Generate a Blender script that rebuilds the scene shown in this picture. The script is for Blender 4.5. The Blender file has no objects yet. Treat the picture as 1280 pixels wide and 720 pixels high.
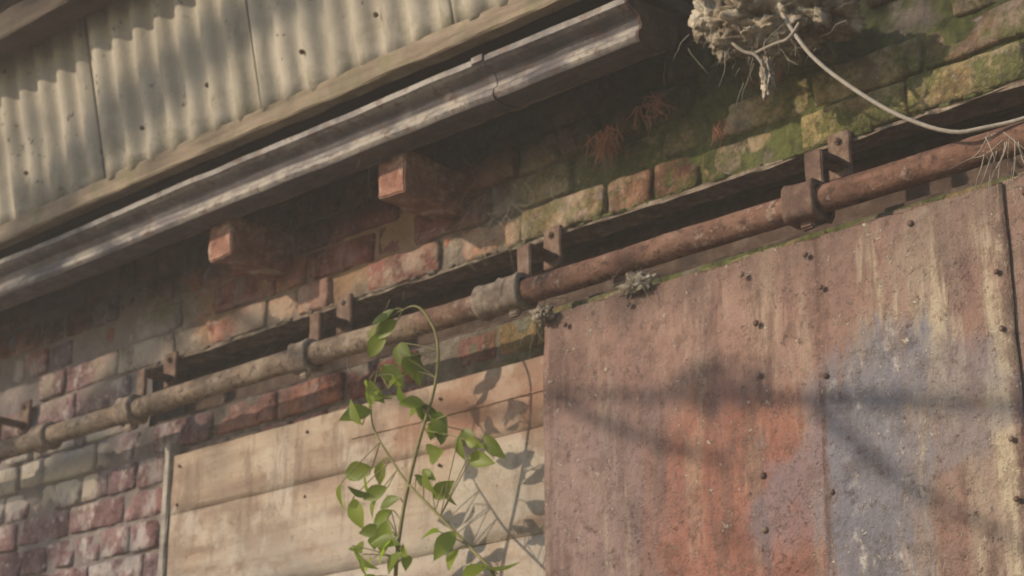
import bpy, bmesh, math, random
from mathutils import Vector, noise as mn
R=random.Random(11)
scene=bpy.context.scene
scene.view_settings.view_transform='Standard'
scene.view_settings.look='None'
scene.view_settings.exposure=0

# ------------------------------------------------------------ node helper
class M:
    def __init__(s,name,rough=.85,metal=0.,spec=.3):
        s.m=bpy.data.materials.new(name); s.m.use_nodes=True
        s.n=s.m.node_tree.nodes; s.l=s.m.node_tree.links
        s.b=s.n['Principled BSDF']; s.b.inputs['Roughness'].default_value=rough
        s.b.inputs['Metallic'].default_value=metal
        s.b.inputs['Specular IOR Level'].default_value=spec
        s.tc=s.n.new('ShaderNodeTexCoord').outputs['Object']
        sp=s.n.new('ShaderNodeSeparateXYZ'); s.l.new(s.tc,sp.inputs[0])
        s.x,s.y,s.z=sp.outputs
    def put(s,sock,v):
        if hasattr(v,'is_linked'): s.l.new(v,sock)
        else:
            if isinstance(v,tuple) and len(v)==3 and len(sock.default_value)==4: v=(*v,1)
            sock.default_value=v
    def noise(s,scale,detail=5,rough=.6,stretch=None,dist=0.,off=0.):
        n=s.n.new('ShaderNodeTexNoise'); n.inputs['Scale'].default_value=scale
        n.inputs['Detail'].default_value=min(detail,5); n.inputs['Roughness'].default_value=rough
        n.inputs['Distortion'].default_value=dist
        mp=s.n.new('ShaderNodeMapping'); s.l.new(s.tc,mp.inputs[0])
        mp.inputs['Location'].default_value=(off,off*.7,off*1.3)
        if stretch: mp.inputs['Scale'].default_value=stretch
        s.l.new(mp.outputs[0],n.inputs['Vector'])
        return n.outputs['Fac']
    def ramp(s,f,stops):
        r=s.n.new('ShaderNodeValToRGB'); e=r.color_ramp.elements
        while len(e)<len(stops): e.new(.5)
        for k,(p,c) in enumerate(stops):
            e[k].position=p; e[k].color=(*c,1) if isinstance(c,tuple) else (c,c,c,1)
        s.l.new(f,r.inputs[0]); return r.outputs[0]
    def mr(s,v,a,b,c=0.,d=1.):
        r=s.n.new('ShaderNodeMapRange'); r.interpolation_type='SMOOTHSTEP' if a<b else 'LINEAR'
        s.put(r.inputs[0],v)
        if a>b: a,b,c,d=b,a,d,c
        for i,q in enumerate((a,b,c,d)): r.inputs[i+1].default_value=q
        return r.outputs[0]
    def math(s,op,a,b=0.):
        n=s.n.new('ShaderNodeMath'); n.operation=op; n.use_clamp=False
        s.put(n.inputs[0],a); s.put(n.inputs[1],b); return n.outputs[0]
    def mul(s,*a):
        r=a[0]
        for q in a[1:]: r=s.math('MULTIPLY',r,q)
        return r
    def add(s,a,b): return s.math('ADD',a,b)
    def below(s,v,a,b): # 1 under a, 0 over b
        return s.math('SUBTRACT',1.,s.mr(v,a,b))
    def mix(s,f,a,b,mode='MIX'):
        n=s.n.new('ShaderNodeMix'); n.data_type='RGBA'; n.blend_type=mode
        s.put(n.inputs[0],f); s.put(n.inputs[6],a); s.put(n.inputs[7],b); return n.outputs[2]
    def attr(s,name):
        n=s.n.new('ShaderNodeAttribute'); n.attribute_name=name
        sp=s.n.new('ShaderNodeSeparateColor'); s.l.new(n.outputs['Color'],sp.inputs[0]); return sp.outputs
    def box(s,x0,x1,z0,z1,w=.06,wn=None):
        x,z=s.x,s.z
        if wn is not None:
            x=s.add(x,wn); z=s.add(z,wn)
        return s.mul(s.mr(x,x0-w,x0+w),s.below(x,x1-w,x1+w),s.mr(z,z0-w,z0+w),s.below(z,z1-w,z1+w))
    def warp(s,scale,amt,off=0.):
        return s.math('MULTIPLY',s.math('SUBTRACT',s.noise(scale,4,.65,off=off),.5),amt)
    def out(s,col,h=None,dist=.004,strength=.7,rough=None):
        s.put(s.b.inputs['Base Color'],col)
        if rough is not None: s.put(s.b.inputs['Roughness'],rough)
        if h is not None:
            bp=s.n.new('ShaderNodeBump'); bp.inputs['Distance'].default_value=dist
            bp.inputs['Strength'].default_value=strength
            s.l.new(h,bp.inputs['Height']); s.l.new(bp.outputs[0],s.b.inputs['Normal'])
        return s.m

# ------------------------------------------------------------ materials
MOSS=[(.3,(.032,.042,.010)),(.7,(.125,.145,.032))]
def mat_brick():
    m=M('brick'); a=m.attr('bc'); r1,r2,r3=a[0],a[1],a[2]
    w=m.warp(3.5,.35)
    base=m.ramp(r1,[(0,(.105,.055,.06)),(.2,(.21,.08,.065)),(.45,(.31,.115,.075)),(.7,(.35,.16,.10)),(.85,(.115,.10,.14)),(1,(.33,.22,.14))])
    yel=m.ramp(r2,[(0,(.40,.32,.15)),(.25,(.22,.17,.08)),(.5,(.19,.08,.06)),(.75,(.36,.29,.14)),(1,(.13,.065,.06))])
    right=m.mr(m.add(m.x,w),-2.75,-2.15)
    c=m.mix(right,base,yel)
    left=m.mul(m.below(m.add(m.x,w),-3.75,-3.35),m.below(m.add(m.z,w),2.95,3.12))
    c=m.mix(m.mul(left,.8),c,m.ramp(r2,[(0,(.17,.115,.135)),(.5,(.26,.175,.185)),(1,(.21,.145,.17))]))
    n=m.noise(14,5,.7)
    c=m.mix(m.mr(n,.44,.62),c,m.mix(1.,c,(.45,.40,.40),'MULTIPLY'))
    fine=m.noise(120,4,.7)
    c=m.mix(m.mr(fine,.35,.75,0.,.5),c,m.mix(1.,c,(1.7,1.6,1.5),'MULTIPLY'))
    e=m.noise(6,5,.75,stretch=(1,1,.6),off=3.)
    ef=m.mul(m.mr(e,.48,.58),m.add(.20,m.mul(left,.65)))
    c=m.mix(ef,c,(.50,.46,.44))
    sp=m.mr(m.noise(38,4,.75,off=5),.58,.65)
    c=m.mix(m.mul(sp,m.add(.32,m.mul(left,.35))),c,(.52,.48,.44))
    lime=m.mul(m.box(-4.8,-3.78,2.66,2.83,.05,w),m.mr(m.noise(9,5,.7,off=7),.36,.5))
    c=m.mix(m.mul(lime,.85),c,(.62,.56,.45))
    band=m.mul(m.below(m.z,2.96,3.03),m.mr(m.z,2.86,2.92),m.mr(m.noise(7,5,.7,off=1.5),.42,.58),m.below(m.x,-2.5,-2.1))
    c=m.mix(m.mul(band,.6),c,(.46,.40,.31))
    g=m.mul(m.mr(m.noise(8,5,.75,off=9.),.41,.55),right)
    c=m.mix(m.mul(g,.85),c,m.ramp(m.noise(60,4,.6),MOSS))
    g2=m.mul(m.box(-3.75,-3.45,3.03,3.2,.05,w),m.mr(m.noise(12,5,.6),.4,.55))
    c=m.mix(m.mul(g2,.6),c,(.11,.13,.045))
    upper_dark=m.mul(m.mr(m.add(m.z,m.mul(w,.6)),3.08,3.24),.7)  # bricks get darker towards the top
    c=m.mix(upper_dark,c,(.055,.038,.033))
    h=m.add(m.add(m.mul(n,1.6),m.mul(fine,.5)),m.mul(m.noise(45,5,.7),1.1))
    return m.out(c,h,.008,1.)
def mat_mortar():
    m=M('mortar'); w=m.warp(3.5,.35)
    c=m.ramp(m.noise(20,5,.7),[(.3,(.09,.075,.06)),(.55,(.21,.175,.14)),(.75,(.40,.35,.29))])
    orange=m.box(-3.45,-2.6,2.98,3.2,.06,w)
    c=m.mix(m.mul(orange,.6),c,(.38,.22,.11))
    left=m.mul(m.below(m.x,-3.8,-3.4),.6)
    c=m.mix(left,c,(.28,.24,.245))
    g=m.mul(m.mr(m.add(m.x,w),-2.7,-2.1),m.mr(m.noise(7,5,.7),.30,.45))
    c=m.mix(m.mul(g,.9),c,m.ramp(m.noise(50,3,.6),MOSS))
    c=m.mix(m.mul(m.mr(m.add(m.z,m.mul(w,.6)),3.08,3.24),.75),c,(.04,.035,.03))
    return m.out(c,m.add(m.noise(60,5,.75),m.noise(15,5,.6)),.008,1.)
def mat_cladding():
    m=M('asbestos_cement')
    c=m.ramp(m.noise(6,5,.65),[(.25,(.31,.28,.225)),(.6,(.47,.43,.355)),(.85,(.55,.51,.42))])
    st=m.noise(16,5,.7,stretch=(1,1,.12))
    c=m.mix(m.mr(st,.5,.70,0.,.5),c,(.20,.175,.14))
    sp=m.mr(m.noise(38,5,.75,off=4),.59,.65)
    blot=m.mul(sp,m.mr(m.noise(5,4,.6,off=6),.42,.56))
    c=m.mix(m.mul(blot,.85),c,(.06,.05,.04))
    g=m.mul(m.below(m.z,3.27,3.42),m.mr(m.noise(13,5,.7),.45,.62))
    c=m.mix(m.mul(g,.5),c,(.20,.185,.12))
    return m.out(c,m.add(m.noise(90,5,.7),m.noise(20,4)),.002,.6)
def mat_wood(name,cols,stretch=(.06,1,1),scale=30,moss=0.,grime=.5):
    m=M(name)
    g=m.noise(scale,5,.7,stretch=stretch,dist=.6)
    c=m.ramp(g,cols)
    c=m.mix(m.mul(m.mr(m.noise(5,5,.7,off=2),.42,.65),grime),c,m.mix(1.,c,(.40,.37,.36),'MULTIPLY'))
    if moss: c=m.mix(m.mul(m.mr(m.noise(18,5,.7,off=8),.48,.62),moss),c,(.16,.165,.08))
    return m.out(c,m.add(m.mul(g,1.2),m.noise(70,5,.7)),.003,.8)
def mat_ply():
    m=M('weathered_plywood')
    g=m.noise(18,5,.7,stretch=(.10,1,1),dist=.5)
    c=m.ramp(g,[(.3,(.24,.17,.125)),(.48,(.38,.29,.215)),(.7,(.48,.40,.31))])
    n=m.noise(4,5,.7,off=2)
    c=m.mix(m.mul(m.mr(n,.45,.58),.65),c,(.20,.14,.105))
    c=m.mix(m.mul(m.mr(m.noise(6,5,.7,off=12),.48,.62),.6),c,(.53,.475,.395))
    st=m.noise(18,5,.75,stretch=(1,1,.18),off=6)
    c=m.mix(m.mr(st,.52,.64,0.,.5),c,(.16,.11,.085))
    wash=m.mul(m.below(m.z,2.35,2.5),m.mr(m.noise(7,5,.7,stretch=(.4,1,1),off=17),.40,.54))
    c=m.mix(m.mul(wash,.55),c,(.47,.43,.38))
    red=m.mul(m.box(-2.75,-2.3,2.54,2.67,.05,m.warp(6,.2)),.5)
    c=m.mix(red,c,(.32,.14,.08))
    sp=m.mr(m.noise(55,5,.8,off=41),.60,.66)
    c=m.mix(m.mul(sp,.6),c,(.10,.065,.05))
    return m.out(c,m.add(g,m.noise(60,5,.75)),.003,.8)
def mat_gutter():
    m=M('weathered_gutter_paint',.5,.0,.5)
    c=m.ramp(m.noise(13,5,.75,stretch=(.7,1,1)),[(.35,(.058,.052,.062)),(.52,(.115,.104,.112)),(.66,(.22,.20,.19)),(.78,(.38,.34,.30))])
    nn=m.mr(m.noise(9,5,.75,stretch=(.5,1,1),off=9),.38,.55)
    rim=m.mul(m.mr(m.z,3.163,3.175),nn)
    c=m.mix(m.mul(rim,.45),c,(.38,.34,.29))
    lit_bead=m.mul(m.mr(m.z,3.112,3.122),m.below(m.z,3.142,3.152),m.mr(m.noise(7,5,.75,stretch=(.6,1,1),off=19),.40,.54))  # sunlit band on the lower front, painted in as patchy pale colour
    c=m.mix(m.mul(lit_bead,.7),c,(.46,.41,.34))
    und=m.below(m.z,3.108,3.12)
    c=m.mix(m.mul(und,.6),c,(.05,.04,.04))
    c=m.mix(m.mul(m.mr(m.noise(34,5,.75,off=5),.53,.60),.85),c,(.11,.06,.045))
    return m.out(c,m.add(m.noise(70,5,.75),m.noise(12,4)),.003,.8,rough=m.mr(m.noise(20,4),.3,.7,.3,.65))
def mat_rail():
    m=M('rusted_pipe',.8,0,.25)
    w=m.warp(5,.6)
    n=m.noise(16,5,.75,stretch=(.5,1,1))
    red=m.ramp(n,[(.3,(.07,.038,.028)),(.5,(.19,.10,.07)),(.7,(.30,.185,.135))])
    tan=m.ramp(n,[(.3,(.11,.08,.06)),(.5,(.24,.18,.13)),(.7,(.42,.36,.28))])
    c=m.mix(m.mr(m.add(m.x,w),-2.7,-2.3),tan,red)
    c=m.mix(m.mr(m.noise(50,5,.75,off=3),.53,.61,0.,.75),c,(.055,.034,.027))
    c=m.mix(m.mr(m.noise(40,5,.75,off=13),.57,.65,0.,.6),c,(.40,.34,.28))
    return m.out(c,m.add(m.noise(80,5,.75),m.mul(n,1.5)),.004,1.)
def mat_iron(name='rusty_iron',k=1.):
    m=M(name,.8,0,.3)
    c=m.ramp(m.noise(22,5,.72),[(.25,(.05*k,.032*k,.028*k)),(.5,(.15*k,.09*k,.066*k)),(.75,(.32*k,.25*k,.19*k))])
    return m.out(c,m.noise(60,5,.75),.004,.9)
def mat_lime_iron():
    m=M('pale_crusted_iron',.85,0,.3)
    c=m.ramp(m.noise(30,5,.72),[(.3,(.10,.065,.05)),(.5,(.23,.18,.14)),(.72,(.44,.385,.31))])
    return m.out(c,m.noise(70,5,.75),.004,.9)
def mat_door():
    m=M('flaking_door_paint',.6,0,.35)
    ws=m.math('MULTIPLY',m.math('SUBTRACT',m.noise(14,5,.7,stretch=(1,1,.2),off=2),.5),.30)
    w=m.warp(9,.2)
    n=m.noise(6,5,.75,stretch=(1,1,.45))
    c=m.ramp(n,[(.30,(.12,.06,.048)),(.5,(.235,.13,.10)),(.68,(.34,.22,.175))])
    lav=m.box(-2.4,-1.98,2.0,2.52,.10,ws)
    c=m.mix(m.mul(lav,.55),c,m.ramp(n,[(.3,(.15,.105,.11)),(.7,(.29,.215,.21))]))
    redd=m.box(-1.98,-1.648,1.2,2.47,.05,ws)
    c=m.mix(m.mul(redd,.8),c,m.ramp(m.noise(9,5,.75),[(.35,(.20,.068,.042)),(.65,(.35,.13,.08))]))
    s2=m.mr(m.x,-1.655,-1.640)
    pale=m.ramp(n,[(.3,(.19,.13,.10)),(.55,(.29,.215,.165)),(.8,(.42,.35,.26))])
    c=m.mix(m.mul(s2,m.mr(m.noise(8,5,.7,stretch=(1,1,.3),off=21),.42,.58),.9),c,pale)
    st=m.noise(8,5,.72,stretch=(1.4,1,.2),off=11)
    c=m.mix(m.mul(m.mr(st,.52,.63),m.add(.24,m.mul(s2,.42))),c,(.50,.43,.30))
    st2=m.noise(15,5,.75,stretch=(1.2,1,.16),off=4)
    c=m.mix(m.mr(st2,.51,.63,0.,.6),c,(.11,.055,.04))
    blue=m.box(-1.66,-1.49,1.2,2.49,.035,ws)
    c=m.mix(m.mul(blue,.85),c,m.ramp(m.noise(26,5,.78,stretch=(1,1,.6)),[(.35,(.11,.115,.145)),(.56,(.185,.185,.22)),(.66,(.44,.42,.40))]))
    blue2=m.mul(m.box(-1.85,-1.1,2.22,2.48,.05,ws),m.mr(m.noise(5,4,.6,off=5),.46,.56))
    c=m.mix(m.mul(blue2,.5),c,(.15,.15,.19))
    mott=m.noise(22,5,.8,off=31)
    c=m.mix(m.mr(mott,.49,.60,0.,.55),c,m.mix(1.,c,(.50,.44,.40),'MULTIPLY'))
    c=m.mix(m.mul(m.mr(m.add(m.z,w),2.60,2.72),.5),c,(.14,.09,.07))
    for sx in (-1.652,-1.316):
        d=m.math('ABSOLUTE',m.add(m.add(m.x,-sx),m.mul(ws,.05)))
        c=m.mix(m.mul(m.below(d,.002,.014),m.mr(m.noise(30,5,.75,off=8),.38,.54),.75),c,(.085,.042,.03))
    sp=m.mr(m.noise(75,4,.8,off=6),.59,.65)
    c=m.mix(m.mul(sp,m.mr(n,.36,.56),.8),c,(.52,.45,.37))
    sp2=m.mr(m.noise(48,5,.8,off=16),.59,.64)
    c=m.mix(m.mul(sp2,.8),c,(.07,.037,.027))
    h=m.add(m.add(m.mul(sp,.6),m.noise(60,5,.75)),m.mul(mott,2.))
    return m.out(c,h,.004,.8,rough=m.mr(n,.3,.7,.42,.75))
def mat_plain(name,stops,scale=20,rough=.85,bump=.003):
    m=M(name,rough); return m.out(m.ramp(m.noise(scale,5,.7),stops),m.noise(scale*3,5,.7),bump,.8)
def mat_leaf(name,a,b,tr=.45):
    m=M(name,.45,0,.4); at=m.attr('lc')
    c=m.mix(at[0],a,b)
    m.out(c,m.noise(60,3),.001,.3)
    t=m.n.new('ShaderNodeBsdfTranslucent'); mx=m.n.new('ShaderNodeMixShader')
    m.put(t.inputs[0],m.mix(1.,c,(1.6,1.9,.7),'MULTIPLY')); mx.inputs[0].default_value=tr
    o=m.n['Material Output']
    m.l.new(m.b.outputs[0],mx.inputs[1]); m.l.new(t.outputs[0],mx.inputs[2]); m.l.new(mx.outputs[0],o.inputs[0])
    return m.m

BR=mat_brick(); MO=mat_mortar(); CL=mat_cladding(); GU=mat_gutter(); RA=mat_rail()
IR=mat_iron(); IRD=mat_iron('dark_iron',.5); LI=mat_lime_iron(); DO=mat_door(); PLY=mat_ply()
BOARD=mat_wood('grey_fascia_timber',[(.25,(.12,.09,.065)),(.5,(.30,.24,.175)),(.8,(.44,.37,.28))],moss=.45)
BEAMW=mat_wood('old_beam_timber',[(.25,(.05,.038,.03)),(.5,(.11,.085,.065)),(.8,(.18,.14,.11))])
FRAME=mat_wood('painted_batten',[(.25,(.20,.175,.155)),(.5,(.38,.345,.30)),(.8,(.50,.46,.40))],stretch=(1,1,.08))
CORB=mat_plain('red_corbel',[(.3,(.14,.065,.05)),(.52,(.36,.18,.13)),(.68,(.60,.49,.39))],24,bump=.006)
NEST=mat_plain('nest_fibre',[(.3,(.08,.06,.042)),(.48,(.29,.24,.175)),(.60,(.58,.52,.42))],22,bump=.012)
FIB=mat_plain('dry_fibre',[(.3,(.22,.19,.15)),(.7,(.42,.38,.31))],20)
REDF=mat_plain('dead_fern',[(.3,(.26,.10,.06)),(.7,(.50,.25,.16))],20)
CABLE=mat_plain('cable_sheath',[(.3,(.26,.23,.19)),(.7,(.42,.38,.32))],30,.6)
STEM=mat_plain('green_stem',[(.3,(.18,.16,.07)),(.7,(.32,.29,.13))],20)
BARK=mat_plain('bark',[(.3,(.05,.04,.03)),(.7,(.16,.13,.10))],12,bump=.02)
LEAF=mat_leaf('privet_leaf',(.06,.095,.02),(.26,.32,.05),.5)
TLEAF=mat_leaf('tree_leaf',(.04,.07,.02),(.08,.11,.03),.15)
GROUND=mat_plain('yard_earth',[(.3,(.06,.05,.035)),(.55,(.12,.10,.07)),(.7,(.07,.09,.03))],1.5,bump=.03)

# ------------------------------------------------------------ mesh helpers
def link(o,parent=None):
    scene.collection.objects.link(o)
    if parent: o.parent=parent
    return o
def mesh(name,v,f,mats,parent=None,smooth=False,mi=None,col=None,cname='bc'):
    me=bpy.data.meshes.new(name); me.from_pydata(v,[],f)
    for q in (mats if isinstance(mats,(list,tuple)) else [mats]): me.materials.append(q)
    if mi: me.polygons.foreach_set('material_index',mi)
    if smooth: me.polygons.foreach_set('use_smooth',[True]*len(f))
    if col:
        at=me.color_attributes.new(cname,'FLOAT_COLOR','POINT')
        at.data.foreach_set('color',[c for q in col for c in q])
    me.update(); return link(bpy.data.objects.new(name,me),parent)
def empty(name,loc=(0,0,0)):
    o=bpy.data.objects.new(name,None); o.empty_display_size=.1; return link(o)
def beam(name,x0,x1,y0,y1,z0,z1,mat,parent=None,res=.04,amp=.003,sag=0.):
    n=max(2,int((x1-x0)/res)); b=min(.004,(z1-z0)*.2,(y1-y0)*.2)
    prof=[(y0+b,z0),(y1-b,z0),(y1,z0+b),(y1,z1-b),(y1-b,z1),(y0+b,z1),(y0,z1-b),(y0,(z0+z1)/2),(y0,z0+b)]
    v=[];f=[];k=len(prof)
    for i in range(n+1):
        x=x0+(x1-x0)*i/n; s=sag*mn.noise(Vector((x*1.3,y0*9,z0*5)))
        for j,(y,z) in enumerate(prof):
            q=mn.noise_vector(Vector((x*14,y*20+j,z*20)))
            v.append((x,y+q.y*amp,z+q.z*amp+s))
    for i in range(n):
        for j in range(k):
            a=i*k+j;b2=i*k+(j+1)%k; f.append((a,b2,b2+k,a+k))
    f.append(tuple(range(k))); f.append(tuple(range(n*k+k-1,n*k-1,-1)))
    return mesh(name,v,f,mat,parent)
def rbox(name,c,s,mat,parent=None,amp=.003,div=5,bev=.004,seed=0):
    bm=bmesh.new(); bmesh.ops.create_cube(bm,size=1)
    for q in bm.verts: q.co=Vector((q.co.x*s[0],q.co.y*s[1],q.co.z*s[2]))
    bmesh.ops.bevel(bm,geom=bm.edges[:],offset=bev,segments=2,affect='EDGES')
    bmesh.ops.subdivide_edges(bm,edges=bm.edges[:],cuts=div,use_grid_fill=True)
    for q in bm.verts:
        q.co+=mn.noise_vector(q.co*28+Vector((seed*3.1,0,seed)))*amp
        q.co+=Vector(c)
    me=bpy.data.meshes.new(name); bm.to_mesh(me); bm.free(); me.materials.append(mat)
    return link(bpy.data.objects.new(name,me),parent)
def tube(name,pts,rad,mat,parent=None,res=6,smooth=True):
    cu=bpy.data.curves.new(name,'CURVE'); cu.dimensions='3D'; cu.bevel_depth=1; cu.bevel_resolution=res//2
    lst=pts if isinstance(pts[0],list) else [pts]
    for k,pp in enumerate(lst):
        sp=cu.splines.new('NURBS' if smooth else 'POLY'); sp.points.add(len(pp)-1)
        for i,p in enumerate(pp):
            sp.points[i].co=(*p,1)
            sp.points[i].radius=rad if not isinstance(rad,(list,tuple)) else rad[min(i,len(rad)-1)]
        if smooth: sp.order_u=3; sp.use_endpoint_u=True; sp.resolution_u=4
    cu.materials.append(mat); cu.use_fill_caps=True
    return link(bpy.data.objects.new(name,cu),parent)

# ------------------------------------------------------------ ground
G=40; gv=[];gf=[]
for i in range(G+1):
    for j in range(G+1):
        x=math.copysign(abs(i/G*2-1)**2.5,i/G*2-1)*300; y=math.copysign(abs(j/G*2-1)**2.5,j/G*2-1)*300
        gv.append((x,y,-.03+.03*mn.noise(Vector((x*.6,y*.6,0)))))
for i in range(G):
    for j in range(G):
        a=i*(G+1)+j; gf.append((a,a+G+1,a+G+2,a+1))
mesh('ground',gv,gf,GROUND,smooth=True)

# ------------------------------------------------------------ brick wall
wall=empty('brick_wall')
X0,X1,ZT=-9.0,2.5,4.35
V=[];F=[];C=[]
def brick(x0,x1,z0,z1,fine):
    e_=.0045 if fine else .01
    nin=max(2,int((x1-x0)/(.014 if fine else .08))); nzi=4 if fine else 1
    xs=[x0]+[x0+e_+(x1-x0-2*e_)*i/nin for i in range(nin+1)]+[x1]
    zs=[z0]+[z0+e_+(z1-z0-2*e_)*i/nzi for i in range(nzi+1)]+[z1]
    nx=len(xs)-1;nz=len(zs)-1
    r=(R.random(),R.random(),R.random()); off=R.gauss(0,.0028); tilt=R.gauss(0,.018); tz=R.gauss(0,.035)
    ruined=(z0>3.03 and -2.3<x0<-1.1)
    if ruined: off+=R.choice([0,0,-.022,.018,-.010,.03])
    crumb=R.random()<(.34 if z0>2.9 else .2)
    if R.random()<.07: off+=.011
    # some bricks have lost a corner
    chip=R.choice([(x0,z0),(x1,z0),(x0,z1),(x1,z1)]) if R.random()<(.7 if ruined else .3) else None; cr=R.uniform(.018,.045)
    wear=.0035+.002*R.random(); b=len(V)
    jx=R.gauss(0,.0015); jz=R.gauss(0,.0014); cx=(x0+x1)/2; cz=(z0+z1)/2; rot=R.gauss(0,.008)
    for j in range(nz+1):
        for i in range(nx+1):
            x=xs[i]; z=zs[j]
            e=(i in(0,nx))+(j in(0,nz))
            q=mn.noise_vector(Vector((x*30,z*30,r[0]*9))); q2=mn.noise(Vector((x*9,z*9,5)))
            xx=x+jx+q.x*.0034; zz=z+jz+q.z*.003+(x-cx)*rot
            y=off+(x-cx)*tilt+(z-cz)*tz-q.y*.0035+q2*.005
            if crumb: y+=.020*max(0,mn.noise(Vector((x*17,z*17,r[1]*20)))+.12)
            if chip:
                dd=math.hypot(x-chip[0],z-chip[1])+.012*mn.noise(Vector((x*50,z*50,2)))
                if dd<cr: y+=.018*(1-max(0,dd)/cr)**.6
            if e>=1:y+=wear
            if e==2:
                y+=wear; xx+=(.003 if i==0 else -.003); zz+=(.003 if j==0 else -.003)
            V.append((xx,y,zz)); C.append((*r,1))
    W=nx+1
    for j in range(nz):
        for i in range(nx):
            a=b+j*W+i; F.append((a,a+1,a+W+1,a+W))
    ring=[b+i for i in range(nx)]+[b+j*W+nx for j in range(nz)]+[b+nz*W+i for i in range(nx,0,-1)]+[b+j*W for j in range(nz,0,-1)]
    s=len(V)
    for q in ring:
        p=V[q]; V.append((p[0],.05,p[2])); C.append((*r,1))
    k=len(ring)
    for i in range(k): F.append((ring[i],s+i,s+(i+1)%k,ring[(i+1)%k]))
LX=-3.63
nc=int(ZT/.075)
for c in range(nc):
    z0=c*.075; header=(c%2==1)
    x=X0+(.0 if not header else .056)
    while x<X1:
        L=.1035 if header else .216
        if not header and R.random()<.2: L=.1035
        if header and R.random()<.12: L=.216
        x1=x+L+R.gauss(0,.002)
        if x1>X1: break
        inop=(c in (37,38)) and x1>LX+.01
        if not inop:
            fine=(-5.2<x<-.8 and 1.9<z0<3.5)
            brick(x,x1,z0+.0045,z0+.0705,fine)
        x=x1+.009
mesh('bricks',V,F,BR,wall,smooth=True,col=C)
def mgrid(name,x0,x1,z0,z1,st):
    nx=max(1,int((x1-x0)/st)); nz=max(1,int((z1-z0)/st)); v=[];f=[]
    for j in range(nz+1):
        for i in range(nx+1):
            x=x0+(x1-x0)*i/nx; z=z0+(z1-z0)*j/nz
            y=.0085+.005*mn.noise(Vector((x*30,z*30,1)))+.007*mn.noise(Vector((x*5,z*5,7)))
            v.append((x,y,z))
    for j in range(nz):
        for i in range(nx):
            a=j*(nx+1)+i; f.append((a,a+1,a+nx+2,a+nx+1))
    mesh(name,v,f,MO,wall,smooth=True)
mgrid('mortar_upper',-5.6,-.4,2.925,3.6,.012)
mgrid('mortar_lower',-5.6,-.4,1.7,2.775,.012)
mgrid('mortar_pier',-5.6,LX,2.775,2.925,.012)
mgrid('mortar_far',X0,-5.6,0,ZT,.1); mgrid('mortar_near',-.4,X1,0,2.775,.1)
mgrid('mortar_near_top',-.4,X1,2.925,ZT,.1)
mgrid('mortar_base',-5.6,-.4,0,1.7,.1); mgrid('mortar_head',-5.6,-.4,3.6,ZT,.1)
beam('slot_soffit',LX,X1,.018,.3,2.927,2.99,MO,wall,res=.1)
beam('slot_sill',LX,X1,.018,.3,2.70,2.773,MO,wall,res=.1)
beam('slot_jamb',LX-.1,LX,.03,.3,2.775,2.925,MO,wall)
beam('wall_core',X0,X1,.06,.33,0.0,2.69,MO,wall,res=.5)
beam('wall_core_top',X0,X1,.06,.33,3.0,ZT,MO,wall,res=.5)
beam('wall_core_side',X0,LX-.11,.06,.33,2.70,2.99,MO,wall,res=.5)

# steel lintel in the slot
lin=empty('steel_lintel')
beam('web',LX+.01,X1-.1,.10,.115,2.775,2.926,IRD,lin,amp=.002)
beam('top_angle',LX-.02,X1-.1,-.010,.05,2.914,2.920,LI,lin,amp=.005,res=.02)
beam('bottom_flange',LX+.01,X1-.1,.02,.10,2.777,2.787,IRD,lin,amp=.002)
for i in range(150):
    x=R.uniform(-3.6,-1.0); s=R.uniform(.006,.016)
    rbox('mortar_crumb',(x,-.006+R.uniform(-.004,.006),2.922),(s*R.uniform(1,2.2),s*.8,s*.6),MO,lin,.003,1,.002,i)

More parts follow.
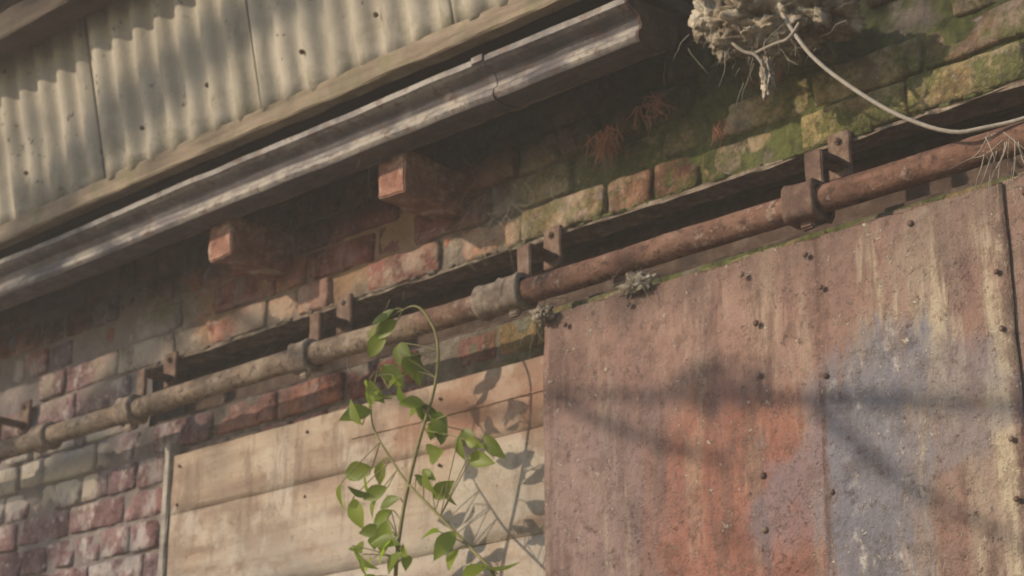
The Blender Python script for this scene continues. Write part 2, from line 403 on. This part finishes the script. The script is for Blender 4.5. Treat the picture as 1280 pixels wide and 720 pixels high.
# ------------------------------------------------------------ sliding door rail
rail=empty('sliding_door_rail')
n=300; seg=24; v=[];f=[]
RX0,RX1,RZ,RY,RR=-4.95,.3,2.769,-.12,.0240
for i in range(n+1):
    x=RX0+(RX1-RX0)*i/n
    for j in range(seg):
        a=2*math.pi*j/seg; r=RR*(1+.06*mn.noise(Vector((x*9,math.cos(a)*2,math.sin(a)*2)))+.035*mn.noise(Vector((x*35,math.cos(a)*4,math.sin(a)*4))))
        s=.008*mn.noise(Vector((x*1.1,0,0)))
        v.append((x,RY+r*math.cos(a),RZ+s+r*math.sin(a)))
for i in range(n):
    for j in range(seg):
        a=i*seg+j;b=i*seg+(j+1)%seg; f.append((a,a+seg,b+seg,b))
f.append(tuple(range(seg))); f.append(tuple(range(n*seg+seg-1,n*seg-1,-1)))
mesh('pipe',v,f,RA,rail,smooth=True)
def collar(x,w,k,mat,sq=0.,hang=True):
    vv=[];ff=[];prof=[(-w/2,RR),(-w/2,RR+.008),(-w/2+.004,RR+.011),(-w/2+.012,RR+.0085),(w/2-.012,RR+.0085),(w/2-.004,RR+.011),(w/2,RR+.008),(w/2,RR)]
    for j in range(24):
        a=2*math.pi*(j+.5)/24
        kk=1+sq*((1/max(abs(math.cos(a)),abs(math.sin(a))))-1)
        for (px,r) in prof:
            r=r*kk*(1+.06*mn.noise(Vector((px*60+x*9,math.cos(a)*3,math.sin(a)*3))))
            vv.append((x+px,RY+r*math.cos(a),RZ+r*math.sin(a)))
    m=len(prof)
    for j in range(24):
        for i in range(m-1):
            a=j*m+i;b=((j+1)%24)*m+i; ff.append((a,a+1,b+1,b))
    mesh('collar_%d'%k,vv,ff,mat,rail,smooth=True)
    if hang:
        rbox('hanger_%d'%k,(x+.004,RY+.02,RZ+.060),(.034,.010,.080),IR,rail,.002,3,.002,k)
        rbox('arm_%d'%k,(x+.004,RY+.062,RZ+.096),(.034,.095,.010),IR,rail,.002,3,.002,k+5)
        rbox('wall_plate_%d'%k,(x+.004,-.020,RZ+.118),(.046,.009,.085),IR,rail,.003,4,.002,k+9)
        for dz in (-.025,.025):
            rbox('plate_bolt_%d'%k,(x+.004,-.028,RZ+.118+dz),(.012,.009,.012),IR,rail,.001,1,.003,k)
        rbox('clamp_ear_%d'%k,(x,RY-.002,RZ-RR-.012),(.026,.014,.018),mat,rail,.002,2,.003,k)
for k,(x,w,mt,sq) in enumerate([(-4.13,.05,LI,.2),(-3.524,.052,LI,.3),(-2.917,.055,LI,.5),(-2.318,.056,LI,.5),(-1.656,.062,IR,.8),(-1.02,.06,IR,.8),(-.4,.06,IR,.8)]):
    collar(x,w,k,mt,sq)
collar(-2.365,.085,20,LI,.1,hang=False); collar(-3.87,.06,21,LI,hang=False)

# ------------------------------------------------------------ corbel blocks
for k,(xc,zc,w) in enumerate([(-3.160,3.082,.078),(-2.612,3.078,.075)]):
    o=rbox('brick_corbel',(0,0,0),(w,.21,.092),CORB,None,.0055,6,.003,k+2)
    o.location=(xc,-.070,zc)
# ------------------------------------------------------------ gutter
gut=empty('rain_gutter')
def gprof(t=.0):
    o=[(-.135,3.205),(-.136,3.150),(-.150,3.128),(-.185,3.112),(-.218,3.110),(-.238,3.113),(-.244,3.122),(-.242,3.132),(-.234,3.140),(-.232,3.150),(-.240,3.164),(-.262,3.172),(-.272,3.178),(-.272,3.190),(-.262,3.190)]
    i=[(-.255,3.180),(-.232,3.172),(-.222,3.154),(-.226,3.130),(-.21,3.120),(-.186,3.120),(-.158,3.134),(-.143,3.152),(-.142,3.205)]
    return o+i
def gext(name,x0,x1,mat,grow=0.,parent=gut):
    pr=gprof(); cy,cz=-.20,3.155
    if grow: pr=[(y+(y-cy)*grow,z+(z-cz)*grow) for y,z in pr]
    n=max(2,int((x1-x0)/.03)); k=len(pr); v=[];f=[]
    for i in range(n+1):
        x=x0+(x1-x0)*i/n
        s=.006*mn.noise(Vector((x*1.5,2,0)))
        for j,(y,z) in enumerate(pr):
            q=mn.noise_vector(Vector((x*10,y*20,z*20)))*.002
            v.append((x,y+q.y,z+q.z+s))
    for i in range(n):
        for j in range(k):
            a=i*k+j;b=i*k+(j+1)%k; f.append((a,b,b+k,a+k))
    f.append(tuple(range(k))); f.append(tuple(range(n*k+k-1,n*k-1,-1)))
    return mesh(name,v,f,mat,parent)
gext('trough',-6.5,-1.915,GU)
for k,x in enumerate([-5.0,-4.1,-2.275]):
    gext('joint_strap_%d'%k,x-.014,x+.014,GU,.06)
pr=gprof()[:15]; v=[(-1.915,y,z) for y,z in pr]+[(-1.905,y-.004 if y<-.2 else y,z-.003) for y,z in pr]; k=len(pr)
f=[tuple(range(k-1,-1,-1)),tuple(range(k,2*k))]+[(i,(i+1)%k,k+(i+1)%k,k+i) for i in range(k)]
mesh('stop_end',v,f,IRD,gut)

# ------------------------------------------------------------ eaves: board, cladding, beam
beam('fascia_board',-6.5,-1.93,-.308,-.272,3.215,3.262,BOARD,None,amp=.003,sag=.008,res=.03)
beam('soffit_board',-6.5,-1.93,-.270,.0,3.235,3.26,BEAMW,None)
clad=empty('corrugated_cladding')
lean=math.tan(math.radians(13.6))
def sheet(k,x0,x1,off):
    st=.0762/12; n=int((x1-x0)/st); m=16; v=[];f=[]
    for j in range(m+1):
        z=3.25+(3.86-3.25)*j/m
        for i in range(n+1):
            x=x0+(x1-x0)*i/n
            c=math.cos(2*math.pi*(x+3.43)/.0762); c=math.copysign(abs(c)**.8,c)
            y=-.296-off-(z-3.25)*lean+.0090*c+.003*mn.noise(Vector((x*3,z*3,k)))+(.004*(i/n-.5))
            zz=z+(.002*mn.noise(Vector((x*8,k,0))) if j==0 else 0)
            v.append((x,y,zz))
    for j in range(m):
        for i in range(n):
            a=j*(n+1)+i; f.append((a,a+1,a+n+2,a+n+1))
    o=mesh('sheet_%d'%k,v,f,CL,clad,smooth=True)
    s=o.modifiers.new('t','SOLIDIFY'); s.thickness=.006; s.offset=0
xs=[-6.26,-5.695,-5.13,-4.565,-4.0,-3.435,-2.869,-2.312]
for k,x in enumerate(xs):
    sheet(k,x+.006,min(x+.559,-1.93),.004*(k%2)-.002)
v=[(-6.5,-.255,3.262),(-1.93,-.255,3.262),(-1.93,-.255-.6*lean,3.862),(-6.5,-.255-.6*lean,3.862)]
o=mesh('gap_shade_sheet',v,[(0,1,2,3)],IRD,clad); s=o.modifiers.new('t','SOLIDIFY'); s.thickness=.01  # dark sheet added behind the cladding so its gaps look dark
for x in [-3.9,-3.72,-3.26,-3.03,-2.72,-2.5,-2.2]:
    rbox('fixing',(x,-.302-.09*lean-.006,3.34+R.uniform(-.02,.02)),(.010,.012,.010),IR,clad,.001,1,.003)
beam('eaves_beam',-6.5,-1.93,-.50,-.425,3.605,3.675,BEAMW,None,amp=.005)
roof=empty('shed_roof')
beam('soffit',-6.6,-1.85,-.70,.0,3.87,3.89,BEAMW,roof,res=.2)
beam('bargeboard',-6.6,-1.85,-.56,-.53,3.74,3.87,BEAMW,roof)
beam('decking',-6.6,-1.85,-.75,.6,3.90,3.95,IRD,roof,res=.2)
beam('coping',-1.84,2.5,-.04,.36,4.36,4.43,LI,wall,res=.1)

# ------------------------------------------------------------ timber panel
pan=empty('timber_panel')
def board(k,x0,x1,z0,z1,y,slope=0.):
    nx=60;nz=6;v=[];f=[]
    for j in range(nz+1):
        for i in range(nx+1):
            x=x0+(x1-x0)*i/nx; z=z0+(z1-z0)*j/nz
            edge=.0015*mn.noise(Vector((x*9,z*3,k))) if j in(0,nz) else 0
            v.append((x+(.003*mn.noise(Vector((z*20,k,0))) if i in (0,nx) else 0),y+.005*mn.noise(Vector((x*2.2,z*4,0))),z+edge+slope*(x-x0)))
    for j in range(nz):
        for i in range(nx):
            a=j*(nx+1)+i; f.append((a,a+1,a+nx+2,a+nx+1))
    o=mesh('board_%d'%k,v,f,PLY,pan,smooth=True); s=o.modifiers.new('t','SOLIDIFY'); s.thickness=.012; s.offset=0
board(0,-3.466,-2.0,2.5305,2.668,-.031)
board(1,-3.462,-2.0,2.3275,2.5290,-.032)
board(2,-3.463,-2.0,2.120,2.3260,-.031)
board(3,-3.462,-2.0,1.60,2.117,-.030)
board(4,-2.86,-2.0,2.5985,2.601,-.034)
fb=beam('left_batten',0,1.15,-.016,.016,-.012,.012,FRAME,pan)
fb.rotation_euler=(0,-math.pi/2,0); fb.location=(-3.486,-.026,1.55)
for (x,z) in [(-3.44,2.64),(-3.0,2.64),(-2.6,2.635),(-3.44,2.55),(-3.0,2.50),(-3.43,2.36),(-2.6,2.50),(-3.43,2.3)]:
    rbox('nail',(x,-.040,z),(.007,.006,.007),IR,pan,.0005,1,.002)

# ------------------------------------------------------------ sliding door
door=empty('sliding_metal_door')
def dsheet(k,x0,x1,y,zt):
    nx=int((x1-x0)/.012); nz=90; v=[];f=[]; z0=.15
    for j in range(nz+1):
        t=j/nz; z=z0+(zt-z0)*(1-(1-t)**1.6)
        for i in range(nx+1):
            x=x0+(x1-x0)*i/nx
            yy=y+.010*mn.noise(Vector((x*2.4,z*1.6,0)))+.003*mn.noise(Vector((x*9,z*8,0)))
            zz=z
            if j==nz: zz+=.006*mn.noise(Vector((x*10,k,3)))-.014*max(0,mn.noise(Vector((x*30,1,k))))
            if i==0 or i==nx: x+=.003*mn.noise(Vector((z*14,k,0)))
            v.append((x,yy,zz))
    for j in range(nz):
        for i in range(nx):
            a=j*(nx+1)+i; f.append((a,a+1,a+nx+2,a+nx+1))
    o=mesh('sheet_%d'%k,v,f,DO,door,smooth=True); s=o.modifiers.new('t','SOLIDIFY'); s.thickness=.003; s.offset=0
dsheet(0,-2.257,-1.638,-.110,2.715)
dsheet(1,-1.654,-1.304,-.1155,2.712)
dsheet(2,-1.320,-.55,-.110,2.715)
beam('top_frame',-2.25,-.56,-.088,-.06,2.64,2.700,IRD,door)
def bolt(x,y,z,r=.009):
    v=[];f=[];n=10
    for h,q in((0,1.),(.6,.85),(1,.4)):
        for i in range(n):
            a=2*math.pi*i/n; v.append((x+r*q*math.cos(a),y-h*r*.7,z+r*q*math.sin(a)))
    for L in range(2):
        for i in range(n): f.append((L*n+i,L*n+(i+1)%n,L*n+n+(i+1)%n,L*n+n+i))
    f.append(tuple(range(2*n,3*n)))
    mesh('bolt',v,f,IR,door,smooth=True)
for x in [-2.20,-2.05,-1.80,-1.67,-1.47,-1.27,-1.0]:
    bolt(x,-.115,2.690+R.uniform(-.008,.008),.0055)
for z in [2.59,2.50,2.33,2.24,2.05]:
    bolt(-1.775,-.115,z,.006); bolt(-1.325,-.120,z-.02,.005)
for z in [2.62,2.47,2.28]: bolt(-1.640,-.120,z,.005)

# ------------------------------------------------------------ nest-like clump, cable, debris
def tuft(name,c,n,L,mat,spread=.03,r=.0007,down=1.,parent=None,curl=.5):
    L_=[]
    for i in range(n):
        p=Vector(c)+Vector((R.gauss(0,spread),R.gauss(0,spread*.4),R.gauss(0,spread*.6)))
        d=Vector((R.gauss(0,curl),R.gauss(0,curl*.6),-down+R.gauss(0,curl*.8))).normalized(); pts=[tuple(p)]
        for s in range(5):
            d=(d+Vector((R.gauss(0,curl),R.gauss(0,curl),R.gauss(0,curl)-.15*down))*.5).normalized()
            p=p+d*L/5*R.uniform(.5,1.3); pts.append(tuple(p))
        L_.append(pts)
    return tube(name,L_,[r,r,r*.8,r*.6,r*.4,r*.3],mat,parent,2)
nest=empty('bird_nest')
def lump(name,c,s,mat,amp,parent,seed):
    bm=bmesh.new(); bmesh.ops.create_icosphere(bm,subdivisions=5,radius=1)
    for q in bm.verts:
        d=q.co.copy(); k=1+amp*mn.fractal(d*1.8+Vector((seed,0,0)),1.0,2.0,5)+amp*.5*mn.ridged_multi_fractal(d*3+Vector((seed,3,0)),1.,2.,4,1.,2.)-amp*.5
        q.co=Vector((c[0]+d.x*s[0]*k,c[1]+d.y*s[1]*k,c[2]+d.z*s[2]*k))
    me=bpy.data.meshes.new(name); bm.to_mesh(me); bm.free(); me.materials.append(mat)
    for p in me.polygons: p.use_smooth=True
    return link(bpy.data.objects.new(name,me),parent)
lump('mass',(-1.70,-.14,3.120),(.095,.09,.050),NEST,.55,nest,1.)
lump('fold',(-1.785,-.18,3.140),(.034,.04,.050),NEST,.5,nest,4.)
lump('fold_back',(-1.60,-.12,3.10),(.05,.06,.028),NEST,.6,nest,14.)
lump('fold_low',(-1.70,-.16,3.075),(.06,.05,.022),NEST,.6,nest,7.)
lump('tail',(-1.675,-.19,2.985),(.010,.010,.032),NEST,.7,nest,9.)
lump('flap',(-1.765,-.19,3.085),(.014,.012,.034),NEST,.7,nest,19.)
tuft('hanging_fibres',(-1.72,-.18,3.08),26,.07,FIB,.05,.0008,parent=nest)
tuft('fine_straw',(-1.66,-.17,3.06),24,.05,FIB,.045,.0006,parent=nest,curl=.9)
tube('loop',[[(-1.75,-.2,3.08),(-1.72,-.2,3.04),(-1.69,-.2,3.03),(-1.675,-.19,2.99),(-1.675,-.19,2.95)],[(-1.69,-.2,3.03),(-1.65,-.2,3.035),(-1.62,-.2,3.03),(-1.60,-.2,3.055)]],.003,FIB,nest)
tube('hanging_cable',[(-1.64,-.19,3.09),(-1.601,-.2,3.016),(-1.555,-.2,2.955),(-1.486,-.2,2.885),(-1.43,-.19,2.835),(-1.35,-.175,2.785),(-1.30,-.16,2.787),(-1.25,-.14,2.79),(-1.15,-.13,2.80)],.0036,CABLE)
tuft('cobweb_tangle',(-2.03,-.11,2.735),40,.06,FIB,.02,.0006,curl=.9)
lump('lichen_clump',(-2.03,-.115,2.722),(.03,.012,.016),NEST,.7,None,23.)
lump('lichen_clump',(-2.25,-.125,2.712),(.018,.012,.014),NEST,.7,None,25.)
tuft('cobweb_tangle',(-2.63,-.17,3.135),40,.07,FIB,.03,.0005,curl=1.)
tuft('cobweb_tangle',(-3.1,-.05,3.09),40,.10,FIB,.06,.0004,curl=1.)
tuft('cobweb_tangle',(-2.28,-.08,2.73),24,.05,FIB,.03,.0006,curl=.9)
tuft('cobweb_tangle',(-2.45,-.02,3.02),60,.11,FIB,.09,.0004,curl=1.)
tuft('cobweb_tangle',(-1.27,-.17,2.745),16,.10,FIB,.02,.0010,curl=.5)
tuft('cobweb_tangle',(-3.55,-.04,3.05),50,.10,FIB,.12,.0004,curl=1.)
tuft('cobweb_tangle',(-2.9,-.10,2.73),50,.07,FIB,.25,.0004,curl=1.)
tuft('dead_fern',(-2.16,-.04,3.075),50,.06,REDF,.014,.002,curl=.45)
tuft('dead_fern',(-2.04,-.04,3.10),30,.05,REDF,.02,.0016,curl=.8)
tuft('dead_fern',(-1.90,-.03,3.02),14,.04,REDF,.012,.0012,curl=.5)
rbox('iron_stub',(-2.13,-.03,3.16),(.03,.1,.03),IRD,None,.003,3,.003)

# ------------------------------------------------------------ climbing plant
plant=empty('climbing_plant'); B=Vector((-2.536,-.20,2.251)); K=1.09
main=[(.12,.05,-2.07),(.10,.02,-1.2),(.02,.0,-.5),(-.015,0,-.1),(-.009,0,.07),(.037,0,.223),(.071,.01,.319),(.078,.01,.404),(.052,0,.458),(.030,-.01,.476),(.005,-.01,.470)]
sec=[(.14,.06,-2.07),(.22,.02,-1.2),(.30,.0,-.5),(.234,0,-.03),(.187,0,.006),(.075,0,.105),(.01,0,.16),(-.037,0,.218),(-.07,0,.26),(-.084,0,.295),(-.08,0,.345),(-.06,0,.40)]
main=[tuple(K*q for q in p) for p in main]; sec=[tuple(K*q for q in p) for p in sec]
tube('main_stem',[tuple(B+Vector(p)) for p in main],[.006,.005,.004,.004,.0038,.0034,.003,.0028,.0024,.002,.001],STEM,plant)
tube('side_stem',[tuple(B+Vector(p)) for p in sec],[.006,.005,.004,.0034,.003,.0028,.0026,.0022,.002,.0018,.0014,.001],STEM,plant)
LV=[];LF=[];LC=[]
def leaf(p,d,nrm,L,Wd,V_=LV,F_=LF,C_=LC,c=None):
    d=d.normalized(); s=d.cross(nrm).normalized(); nn=s.cross(d).normalized(); b=len(V_)
    prof=[0,.55,.88,1.,.84,.48,0]; c=R.random() if c is None else c
    for i,w in enumerate(prof):
        t=i/6; q=p+d*L*t-nn*(L*.25*t*t)
        for k in(-1,0,1): V_.append(tuple(q+s*(k*Wd*.5*w)+nn*(abs(k)*Wd*.2*w))); C_.append((c,c,c,1))
    for i in range(6):
        for k in(0,1):
            a=b+i*3+k; F_.append((a,a+1,a+4,a+3))
LP=[(-.056,.42),(-.034,.46),(-.052,.37),(-.024,.348),(.028,.388),(.01,.372),(-.079,.337),(-.071,.32),(.019,.283),(.047,.29),(.065,.27),(-.112,.2),(-.122,.129),(-.084,.167),(-.056,.15),(-.019,.128),(.084,.196),(.13,.226),(.159,.205),(.172,.175),(.075,.148),(.103,.122),(.047,.158),(-.094,.086),(-.065,.086),(-.019,.045),(.009,.041),(-.075,.035),(.146,.01),(.234,-.018),(.028,.338),(.084,.239),(-.05,.11),(-.03,.07),(-.1,.30),(.0,.02),(-.06,.0),(.2,-.02)]
twigs=[]
def near(q):
    best=None
    for S_ in (main,sec):
        for a,b in zip(S_[2:-1],S_[3:]):
            a=Vector(a);b=Vector(b);t=max(0,min(1,(q-a).dot(b-a)/(b-a).length_squared)); c=a+(b-a)*t
            if best is None or (c-q).length<(best-q).length: best=c
    return best
RL=random.Random(8)
for (dx,dz) in LP:
    c=Vector((dx*K,RL.uniform(-.03,.03),dz*K)); s=near(c); out=(c-s)
    if out.length<.01: out=Vector((RL.uniform(-1,1),-.3,RL.uniform(-.5,.5)))
    out.normalize()
    for q in range(RL.choice([1,2,3])):
        d=(out*.6+Vector((RL.gauss(0,.45),RL.gauss(-.1,.3),RL.gauss(-.35,.55)))).normalized()
        L=RL.uniform(.042,.070); st=c-d*L*.5+Vector((RL.uniform(-.025,.025),RL.uniform(-.02,.02),RL.uniform(-.025,.025)))*q
        leaf(B+st,d,Vector((RL.gauss(.15,.45),-.9,RL.gauss(.2,.5))),L,L*RL.uniform(.45,.6),c=RL.random()**.6)
        twigs.append([tuple(B+s),tuple(B+(s+st)/2+Vector((0,0,.004))),tuple(B+st)])
k=0
while k<70:
    t=R.random(); z=-.12-t*1.6; c=Vector((.12+R.gauss(0,.13),R.gauss(-.02,.04),z)); s=near(c)
    d=Vector((R.gauss(0,1),R.gauss(-.3,.5),R.gauss(-.2,.5))); leaf(B+c,d,Vector((R.gauss(0,.5),-1,R.gauss(.5,.5))),R.uniform(.05,.07),.035)
    twigs.append([tuple(B+s),tuple(B+(s+c)/2),tuple(B+c)]); k+=1
mesh('leaves',LV,LF,LEAF,plant,smooth=True,col=LC,cname='lc')
tube('leaf_stalks',twigs,.0011,STEM,plant,2)

# ------------------------------------------------------------ tree behind the viewer, throwing the shadows
tree=empty('overhanging_tree')
S=Vector((-.5,-.8,.4)).normalized()
def at(x,z,t,y=0): return Vector((x,y,z))+S*t
tube('trunk',[(-8.6,-5.4,-.1),(-8.5,-5.4,1.5),(-8.3,-5.2,3.2),(-7.9,-4.9,4.8),(-7.4,-4.5,6.2)],[.24,.2,.17,.13,.08],BARK,tree)
tube('limb',[(-8.3,-5.2,3.2),(-7.0,-4.4,4.6),(-5.8,-3.6,4.95),(-4.6,-3.2,4.9),tuple(at(-2.1,3.32,4)),tuple(at(-1.2,3.25,4))],[.11,.08,.06,.045,.03,.012],BARK,tree)
D=-.115
b1=[at(-3.4,3.05,3.2,D),at(-2.8,2.68,2.9,D),at(-2.25,2.565,2.7,D),at(-1.9,2.49,2.6,D),at(-1.68,2.44,2.6,D),at(-1.32,2.365,2.6,D),at(-.9,2.25,2.6,D)]
tube('branch',[tuple(Vector((-5.8,-3.6,4.95)))]+[tuple(p) for p in b1],[.04,.022,.012,.009,.012,.016,.012,.006],BARK,tree)
tube('twig',[[tuple(b1[4]),tuple(at(-1.57,2.32,2.6,D)),tuple(at(-1.44,2.22,2.6,D)),tuple(at(-1.2,2.08,2.6,D))],[tuple(b1[2]),tuple(at(-2.1,2.46,2.7,D)),tuple(at(-1.85,2.37,2.7,D))]],[.010,.012,.009,.003],BARK,tree)
TV=[];TF=[];TC=[]
def clump(x,z,t,rx,rz,n,L=.07):
    for i in range(n):
        p=at(x+R.gauss(0,rx),z+R.gauss(0,rz),t+R.gauss(0,.2))
        d=Vector((R.gauss(0,1),R.gauss(0,1),R.gauss(-.3,.7)))
        leaf(p,d,Vector((R.gauss(0,1),R.gauss(0,1),1)),L*R.uniform(.7,1.2),L*.5,TV,TF,TC)
clump(-1.35,3.19,4,.25,.08,260); clump(-1.9,3.26,4,.2,.04,60)
clump(-1.80,2.455,2.65,.05,.016,36,.06)
clump(-4.35,2.86,4.6,.2,.06,35); clump(-3.75,2.40,4.4,.18,.08,30); clump(-3.1,2.80,4.2,.35,.03,25)
clump(-3.9,3.62,4.4,.4,.05,40)
clump(-2.1,2.70,4.,.2,.02,20); clump(-1.95,2.10,4.,.25,.05,25)
for i in range(900):
    p=Vector((R.gauss(-7.6,.9),R.gauss(-4.8,.8),R.gauss(6.2,.7)))
    leaf(p,Vector((R.gauss(0,1),R.gauss(0,1),R.gauss(0,.6))),Vector((R.gauss(0,1),0,1)),.12,.06,TV,TF,TC)
mesh('foliage',TV,TF,TLEAF,tree,smooth=True,col=TC,cname='lc')

# ------------------------------------------------------------ haze volume added in the yard to lift the blacks
hz=bpy.data.materials.new('haze_volume'); hz.use_nodes=True; hn=hz.node_tree
hn.nodes.remove(hn.nodes['Principled BSDF'])
vs=hn.nodes.new('ShaderNodeVolumeScatter'); vs.inputs['Density'].default_value=.021; vs.inputs['Color'].default_value=(1,.95,.88,1)
hn.links.new(vs.outputs[0],hn.nodes['Material Output'].inputs['Volume'])
hx0,hx1,hy0,hy1,hz0,hz1=-11,5,-7,.2,.05,5.4
v=[(x,y,z) for x in(hx0,hx1) for y in(hy0,hy1) for z in(hz0,hz1)]
mesh('haze',v,[(0,1,3,2),(4,6,7,5),(0,4,5,1),(2,3,7,6),(0,2,6,4),(1,5,7,3)],hz)

# ------------------------------------------------------------ light, sky, camera
w=bpy.data.worlds.new('World'); scene.world=w; w.use_nodes=True
nt=w.node_tree; sk=nt.nodes.new('ShaderNodeTexSky'); sk.sky_type='NISHITA'; sk.sun_disc=False
sk.sun_elevation=math.asin(S.z); sk.sun_rotation=math.atan2(S.x,S.y)%(2*math.pi)
nt.links.new(sk.outputs[0],nt.nodes['Background'].inputs[0]); nt.nodes['Background'].inputs[1].default_value=.14
sl=bpy.data.lights.new('sun','SUN'); sl.energy=4.0; sl.angle=math.radians(.8); sl.color=(1,.82,.61)
so=link(bpy.data.objects.new('sun',sl)); so.rotation_euler=S.to_track_quat('Z','Y').to_euler(); so.location=S*20
cam=bpy.data.cameras.new('camera'); cam.lens=36*2385/1280; cam.sensor_width=36; cam.clip_end=1000; cam.clip_start=.05
cam.dof.use_dof=True; cam.dof.focus_distance=2.5; cam.dof.aperture_fstop=9
co=link(bpy.data.objects.new('camera',cam)); co.location=(0,-2.6,1.6)
co.rotation_euler=(math.radians(90+19.17),0,math.radians(43.2)); scene.camera=co
